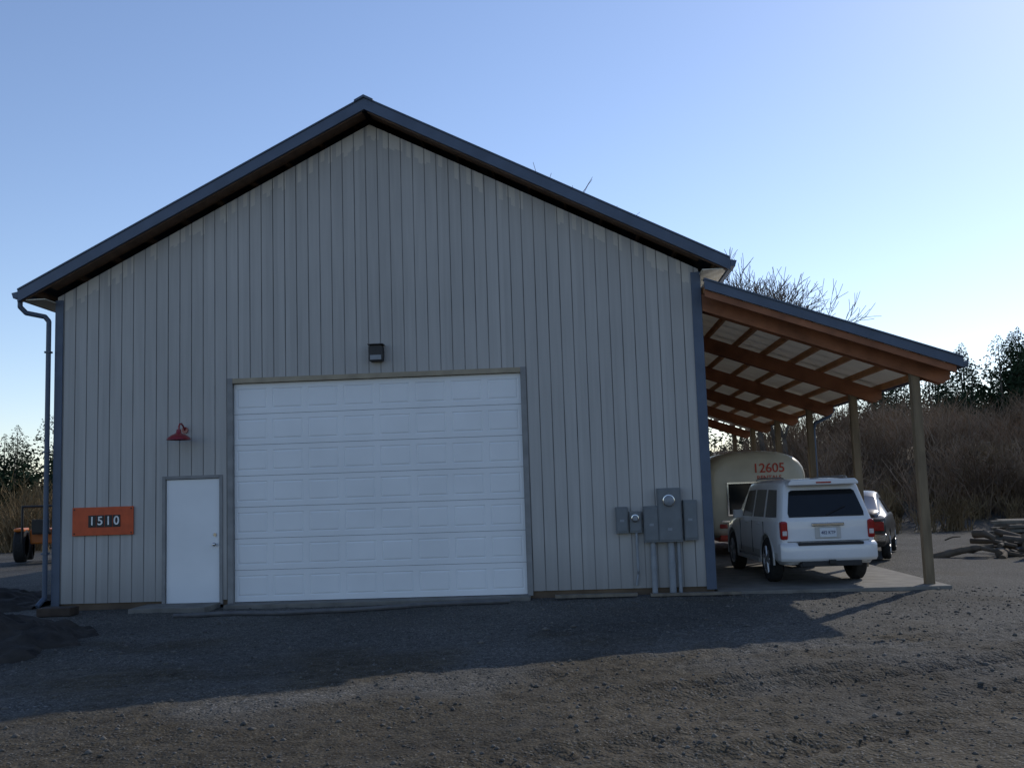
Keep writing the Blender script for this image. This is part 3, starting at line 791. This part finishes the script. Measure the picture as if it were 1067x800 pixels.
pts=[(rng.uniform(18,44),rng.uniform(15.5,24)) for _ in range(120)]
bush_field('bare_brush',pts,rng.uniform(.6,1.6,120),MBR2,stems=46,w=.025,seed=6)
pts=[(rng.uniform(-32,-6),rng.uniform(21,36)) for _ in range(150)]
bush_field('bare_brush',pts,rng.uniform(1.6,3.4,150),MBR2,seed=8)

def conifers(name,items,seed,nn=2600,wd=.24):
    rng=np.random.default_rng(seed); Q=[];TM=MB()
    for x,y,h in items:
        z=float(gz(x,y)); TM.cyl((x,y,z-.3),(x,y,z+h*.97),h*.018,.01,6)
        n=nn; t=rng.random(n)**1.0; wdt=wd*rng.uniform(.8,1.25)
        rad=h*wdt*(1-t)**.7*(1+.22*np.sin(x*7+t*31)+.10*np.sin(t*83+x)); an=rng.random(n)*6.283
        rad=rad*(1+.3*np.sin(an*3+t*20+y))
        rr=rad*np.sqrt(rng.uniform(.03,1.1,n))
        P0=np.stack([x+np.cos(an)*rr,y+np.sin(an)*rr,z+h*(.04+.96*t)-rr*.30],1)
        d=np.stack([np.cos(an+rng.normal(0,.7,n)),np.sin(an+rng.normal(0,.7,n)),rng.normal(-.2,.4,n)],1)*(.050*h*(1.12-t)*rng.uniform(.6,1.3,n))[:,None]
        Q.append(ribbons(P0,P0+d,h*.046*(1.12-t),np.full(n,h*.010),rng))
    Q=np.concatenate(Q); TV=np.array(TM.v)
    Vv=np.concatenate([Q.reshape(-1,3),TV]); Ff=[f for f in np.arange(len(Q)*4).reshape(-1,4).tolist()]
    me=bpy.data.meshes.new(name); me.from_pydata(Vv.tolist(),[],Ff+[tuple(i+len(Q)*4 for i in f) for f in TM.f])
    me.materials.append(MCON);me.materials.append(MBK); me.polygons.foreach_set('material_index',[0]*len(Ff)+[1]*len(TM.f))
    o=bpy.data.objects.new(name,me); scene.collection.objects.link(o); return o
it=[]
for _ in range(78):
    x=rng.uniform(29,58); y=rng.uniform(50,64); it.append((x,y,rng.uniform(4.4,8.0)*(.75+.45*min(1,max(0,(x-33)/10)))))
conifers('distant_conifer_trees',it,4,1300,.36)
it=[(rng.uniform(-36,-15),rng.uniform(44,58),rng.uniform(5.0,7.6)) for _ in range(56)]
conifers('distant_conifer_trees',it,5,1200,.38)
it=[(rng.uniform(-160,220),rng.uniform(140,190),rng.uniform(8,14)) for _ in range(60)]
conifers('distant_conifer_trees',it,6,500,.32)

def bare_tree(name,x,y,h,spread,seed,depth=6,rmin=.012):
    rnd=random.Random(seed); mb=MB(); z=float(gz(x,y))
    def br(p,d,L,r,k):
        segs=3 if k>2 else 2
        for s in range(segs):
            nd=(d+Vector((rnd.gauss(0,.10),rnd.gauss(0,.10),rnd.gauss(.03,.06)))).normalized()
            q=p+nd*L/segs; r2=r*.86
            mb.cyl(p,q,max(r,rmin),max(r2,rmin*.8),5 if k>2 else 3,0 if k>2 else 1,cap=False)
            if k>0 and s<segs-1 and k<depth:
                a=rnd.uniform(0,6.28); ax=nd.orthogonal().normalized(); ax.rotate(Matrix.Rotation(a,3,nd))
                br(q,(nd+ax*rnd.uniform(.5,.9)).normalized(),L*.6,r2*.5,k-1)
            p=q;d=nd;r=r2
        if k==0: return
        n=3 if rnd.random()<.5 else 2
        a0=rnd.uniform(0,6.28)
        for i in range(n):
            ax=d.orthogonal().normalized(); ax.rotate(Matrix.Rotation(a0+i*6.28/n,3,d))
            nd=(d+ax*rnd.uniform(.35,.75)*spread+Vector((0,0,.12))).normalized()
            br(p,nd,L*rnd.uniform(.68,.84),r*.66,k-1)
    br(Vector((x,y,z-.2)),Vector((0,0,1)),h*.27,h*.016,depth)
    zmax=max(v[2] for v in mb.v)-z
    k=h/zmax
    mb.v=[((vx-x)*k+x,(vy-y)*k+y,(vz-z)*k+z) for vx,vy,vz in mb.v]
    return mb.build(name,[MBK,MTW],fix=False)
bare_tree('bare_tree',17.7,29,11.9-float(gz(17.7,29.)),.9,11,rmin=.013)
bare_tree('bare_tree',18.7,31,12.0-float(gz(18.7,31.)),.9,12,rmin=.013)
bare_tree('bare_tree',18.0,27,10.9-float(gz(18.0,27.)),.9,14,rmin=.013)
bare_tree('bare_tree',8.9,30,16.25,.7,15,depth=5)

# ------------------------------------------------------------------ SKY, SUN, CAMERA
sd=Vector((.95,1.25,1.0)).normalized(); el=math.asin(sd.z); az=math.atan2(sd.x,sd.y)
w=bpy.data.worlds.new("World"); scene.world=w; w.use_nodes=True; nt=w.node_tree
bg=nt.nodes['Background']; sky=nt.nodes.new('ShaderNodeTexSky'); sky.sky_type='NISHITA'; sky.sun_disc=False
sky.sun_elevation=el; sky.sun_rotation=az; sky.air_density=1.0; sky.dust_density=.18; sky.ozone_density=2.0
tint=nt.nodes.new('ShaderNodeMix'); tint.data_type='RGBA'; tint.blend_type='MULTIPLY'; tint.inputs[0].default_value=1; tint.inputs[7].default_value=(1.03,.99,1.05,1)
nt.links.new(sky.outputs[0],tint.inputs[6]); nt.links.new(tint.outputs[2],bg.inputs[0]); bg.inputs[1].default_value=.148
sl=bpy.data.lights.new('sun','SUN'); sl.energy=2.4; sl.angle=R(.5); sl.color=(1,.92,.80)
so=bpy.data.objects.new('sun',sl); scene.collection.objects.link(so); so.rotation_euler=(-sd).to_track_quat('-Z','Y').to_euler(); so.location=(20,30,30)

yaw,pit,rol=-.0548,.1061,-.0333
fw=Vector((math.sin(yaw)*math.cos(pit),math.cos(yaw)*math.cos(pit),math.sin(pit)))
r=fw.cross(Vector((0,0,1))).normalized(); u=r.cross(fw)
r2=r*math.cos(rol)+u*math.sin(rol); u2=-r*math.sin(rol)+u*math.cos(rol)
cd=bpy.data.cameras.new('camera'); cam=bpy.data.objects.new('camera',cd); scene.collection.objects.link(cam)
Mx=Matrix((( r2.x,u2.x,-fw.x,8.707),(r2.y,u2.y,-fw.y,-16.467),(r2.z,u2.z,-fw.z,1.713),(0,0,0,1)))
cam.matrix_world=Mx; cd.sensor_width=36; cd.lens=36*1037.27/1067; cd.clip_end=3000; cd.clip_start=.1
scene.camera=cam
scene.view_settings.view_transform='Standard'; scene.view_settings.look='None'; scene.view_settings.exposure=0
